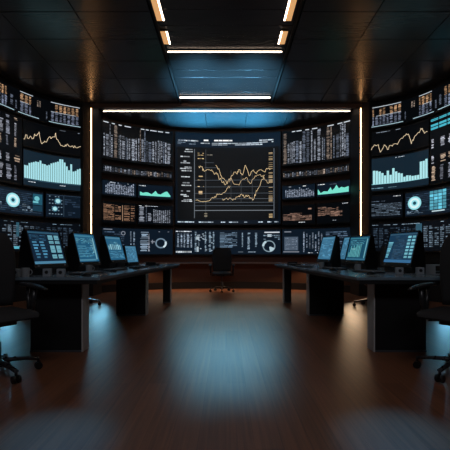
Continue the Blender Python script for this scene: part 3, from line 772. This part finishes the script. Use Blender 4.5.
# ------------------------------------------------------------------ wall screens: side walls
def band(c, W, seed, flip=False):
    """top band: tan upper columns over blue grey lower columns, thin white rules"""
    rd = random.Random(seed); H = 26
    X = (lambda a: W-a) if flip else (lambda a: a)
    def R_(x0, y0, x1, y1, col, lvl=1): a, b = sorted((X(x0), X(x1))); c.rect(a, y0, b, y1, col, lvl)
    def K(x0, y0, x1, y1, col): a, b = sorted((X(x0), X(x1))); c.column(a, y0, b, y1, col, .9)
    for (x0, x1, rule) in ((W-62, W-49, 1), (W-31, W-2, 1), (W-84, W-74, 0), (W-108, W-96, 1), (W-140, W-122, 1)):
        x = x0
        while x < x1-1:
            w_ = rd.choice((2.4, 3.2, 3.6)); w_ = min(w_, x1-x)
            if rd.random() < .8: K(x, 3, x+w_, 11.5, c.dim((156, 122, 92), .2))
            K(x, 12.6, x+w_, 23.5, c.dim((104, 112, 132), .25)); x += w_+.8
        if rule: R_(x0, .6, x1, 1.4, (190, 200, 210)); R_(x0, 11.7, x1-4, 12.3, (170, 180, 190))
        R_(x0-2, 24.2, min(W-1, x1+6), 25.0, (170, 200, 212))
    K(W-45, 4, W-43.4, 11, TAN); K(W-42.8, 4, W-41, 11, TAN); K(W-72, 9, W-69, 20, DGREY); K(W-36, 14, W-34.5, 23, DGREY); K(W-67, 13, W-65, 22, DGREY)
def paint_side(S, side, ux, M_):
    """ux maps the distance in from the outer end (0 at the picture edge, 82 at the pillar) to wall units"""
    def scr(a, b, z0, z1, label, frame, bg, seed):
        u0, u1 = sorted((ux(a), ux(b))); return wall_screen(S, u0, u1, z0, z1, label, frame, bg, seed)
    F = side == 'right'; sd = 200 if F else 150
    c = scr(-60, 82, 3.68, 4.20, f'long top band screen of tan and grey columns on the {side} wall', (0, 0, 142, 26), INK, sd); band(c, 142, sd+1, F); c.done()
    c = scr(23, 82, 3.09, 3.64, f'{side} wall screen with jagged gold line on black', (0, 0, 58, 26), INK, sd+2)
    if not F: pts = [(0, 20), (3, 15), (4, 18), (7, 15), (9, 17), (11, 11.5), (13, 13), (15.5, 8), (17, 17), (18.5, 20), (21, 16.5), (23, 17), (26, 10.5), (28, 11.5), (31, 9.5), (32, 5), (33, 12), (36, 15), (37, 18), (41, 18.5), (43, 16), (46, 17.5), (49, 16.5), (52, 18), (57, 16)]
    else: pts = [(0, 22), (2, 17), (5, 15), (8, 15), (10, 24), (14, 16), (17, 22), (20, 18), (23, 17), (27, 18), (31, 12), (35, 10), (38, 9), (41, 20.5), (44, 14), (47, 11), (50, 8.5), (52, 7), (54, 13), (57, 12)]
    c.line(jag(pts, 1.8, sd+3, 3), .48, (236, 212, 176), 3)
    c.text(0 if F else 36, .5, 30 if F else 56, 1.5, 1, (120, 130, 142), .6, (3, 6)); c.done()
    c = scr(23, 82, 2.30, 3.06, f'{side} wall screen with pale teal bar chart', (0, 0, 58, 36), (20, 36, 48), sd+4)
    if not F:
        hs = [13, 13, 16, 17, 18, 19, 19, 21, 18, 18, 17, 18, 20, 21, 22, 23, 26, 26, 23, 19, 15, 22, 14, 15, 17, 18]
        w_ = 57/len(hs)
        for i, h in enumerate(hs): c.rect(.6+i*w_, 29-h, .6+i*w_+w_*.82, 29, (168, 226, 234), 2)
        c.text(1, 31.5, 12, 32.6, 1, WHITE, .7); c.text(34, 31.5, 42, 32.6, 1, WHITE, .7); c.rect(0, 29.6, 58, 30.2, (50, 84, 104), 1)
    else:
        hs = [15.5, 15, 14, 12, 9, 14, 9, 16, 12, 10, 9, 5, 6, 5.5, 4.5, 4.5, 4.5, 18, 18, 19.5]
        w_ = 55/len(hs)
        for i, h in enumerate(hs): c.rect(2.6+i*w_, 29-h, 2.6+i*w_+w_*.84, 29, (172, 230, 236), 2)
        c.rect(0, 28.5, 58, 29.3, (120, 184, 196), 1); c.text(1, 33, 26, 34, 1, (120, 160, 176), .7, (2, 4)); c.text(22, 1, 34, 2, 1, WHITE, .6)
    c.done()
    c = scr(-60, 22.2, 2.30, 3.64, f'{side} wall screen of stacked data columns beside the charts', (0, 0, 82, 62), INK, sd+6)
    for x in range(2, 80, 1):
        pass
    for blk in range(9):
        xx = (82-8.4*(blk+1)) if not F else 8.4*blk+1
        for (y0, y1) in ((1, 3.4), (6, 12 if F else 18), (20, 29), (36, 44), (46, 60)):
            if c.rnd.random() < .88:
                col = (72, 178, 198) if (F and y0 < 12 and blk < 3) else c.dim(c.rnd.choice(((136, 138, 148), (110, 114, 126), (150, 130, 112))), .2)
                if col[0] == 72:
                    for k in range(2): c.rect(xx, y0+k*(y1-y0)/2, xx+7.4, y0+(k+.7)*(y1-y0)/2, col, 2)
                else:
                    w_ = c.rnd.choice((3, 4.5, 6.5)); c.column(xx+.4, y0, xx+w_, y1, col, 1.25)
    c.done()
    # donut screen and its neighbour
    DZ = (1.70, 2.24)
    if not F:
        c = scr(-14, 43.5, *DZ, 'left wall screen with glowing teal donut gauge', (0, 0, 57, 26), (15, 26, 38), sd+8)
        cx, q0, q1 = 26.5, 46.5, 56
    else:
        c = scr(-14, 47, *DZ, 'right wall screen with glowing teal donut gauge and table', (0, 0, 61, 26), (15, 26, 38), sd+8)
        cx, q0, q1 = 9.5, 25, 42
    c.text(1, 2, 55, 24, 11, (46, 64, 82), .75, (2, 6), .35)
    c.ring(cx, 12, 1.9, 7.4, (150, 222, 232), 0, 360, 2, .92); c.ring(cx, 12, 3.4, 5.8, (214, 244, 246), 0, 360, 3, .92); c.ring(cx, 12, 0, 1.8, (30, 74, 92), 0, 360, 2)
    if not F:
        c.rect(q0, 2, q1, 14, (34, 84, 104), 2); c.ring(q0+4, 7, 0, 2.6, (110, 190, 200), 0, 360, 3); c.rect(q0, 10, q1-4, 12, (110, 190, 200), 3); c.rect(q0, 15, q1, 21, (26, 58, 76), 2)
        for x in (2, 10, 36, 41): c.text(x, 14+x % 3, x+5, 22, 4, (110, 130, 146), .7, (1, 3))
    else:
        for r in range(6):
            for k in range(4): c.rect(q0+k*4.3, 1.5+r*3.4, q0+k*4.3+3.7, 4.3+r*3.4, c.dim((92, 176, 198), .25), 2)
        c.rect(q0+2, 22.4, q1-2, 23.6, (190, 214, 222), 2); c.text(46, 4, 60, 22, 8, (110, 180, 196), .8, (3, 6)); c.text(2, 20, 18, 24, 3, (110, 130, 146), .6, (1, 3))
    c.done()
    if not F:
        c = scr(45.5, 82, *DZ, 'left wall screen with two glowing round blobs on a grid', (0, 0, 36, 26), NAVY, sd+9)
        for (bx, by, r) in ((12, 7.5, 2.3), (9, 16.5, 2.1)): c.ring(bx, by, 0, r, (176, 228, 234), lvl=3); c.ring(bx, by, r, r*1.5, (62, 116, 138), lvl=2)
        for x in range(3, 18, 3):
            for y in range(2, 24, 4):
                if c.rnd.random() < .7: c.rect(x, y, x+1.5, y+1, (112, 134, 150), 2)
        c.text(19, 4, 34, 24, 8, (38, 54, 72), .6, (2, 5)); c.line([(18, 1), (18, 25)], .4, (60, 80, 96)); c.line([(1, 1), (35, 1)], .4, (52, 70, 88)); c.done()
    else:
        c = scr(49, 82, *DZ, 'right wall screen filled with dim grey text lines', (0, 0, 31, 26), NIGHT, sd+9)
        c.text(1, 9, 30, 24, 9, (84, 98, 112), .85, (2, 5), .45); c.text(22, 1, 29, 2.2, 1, WHITE, .9, (1.4, 2)); c.text(1, 6, 14, 7, 1, (90, 104, 120), .7); c.done()
    # lowest row
    c = scr(-60, 82, .98, 1.63, f'long dim lowest screen on the {side} wall behind the monitors', (0, 0, 142, 34), NIGHT, sd+12)
    X = (lambda a: 142-a) if F else (lambda a: a)
    for k in range(14):
        x0 = X(62+k*5.6) if not F else X(62+k*5.6)-4
        c.text(x0, 5, x0+4, 30, 12, (48, 62, 76) if k > 5 else (92, 108, 122), .8, (1.5, 4), .55)
    if not F: c.rect(60, 29, 79, 31.8, (88, 176, 196), 2); c.text(60, 1, 140, 2, 1, (110, 134, 150), .5, (2, 5)); c.rect(76, 2, 79, 18, (44, 84, 100), 1)
    else: c.rect(142-96, 2, 142-90, 12, (50, 86, 104), 2); c.text(2, 1.2, 74, 2.2, 1, (130, 150, 164), .5, (2, 5))
    c.done()
paint_side(LEFT, 'left', lambda a: a, 1)
paint_side(RIGHT, 'right', lambda a: 452-a, -1)
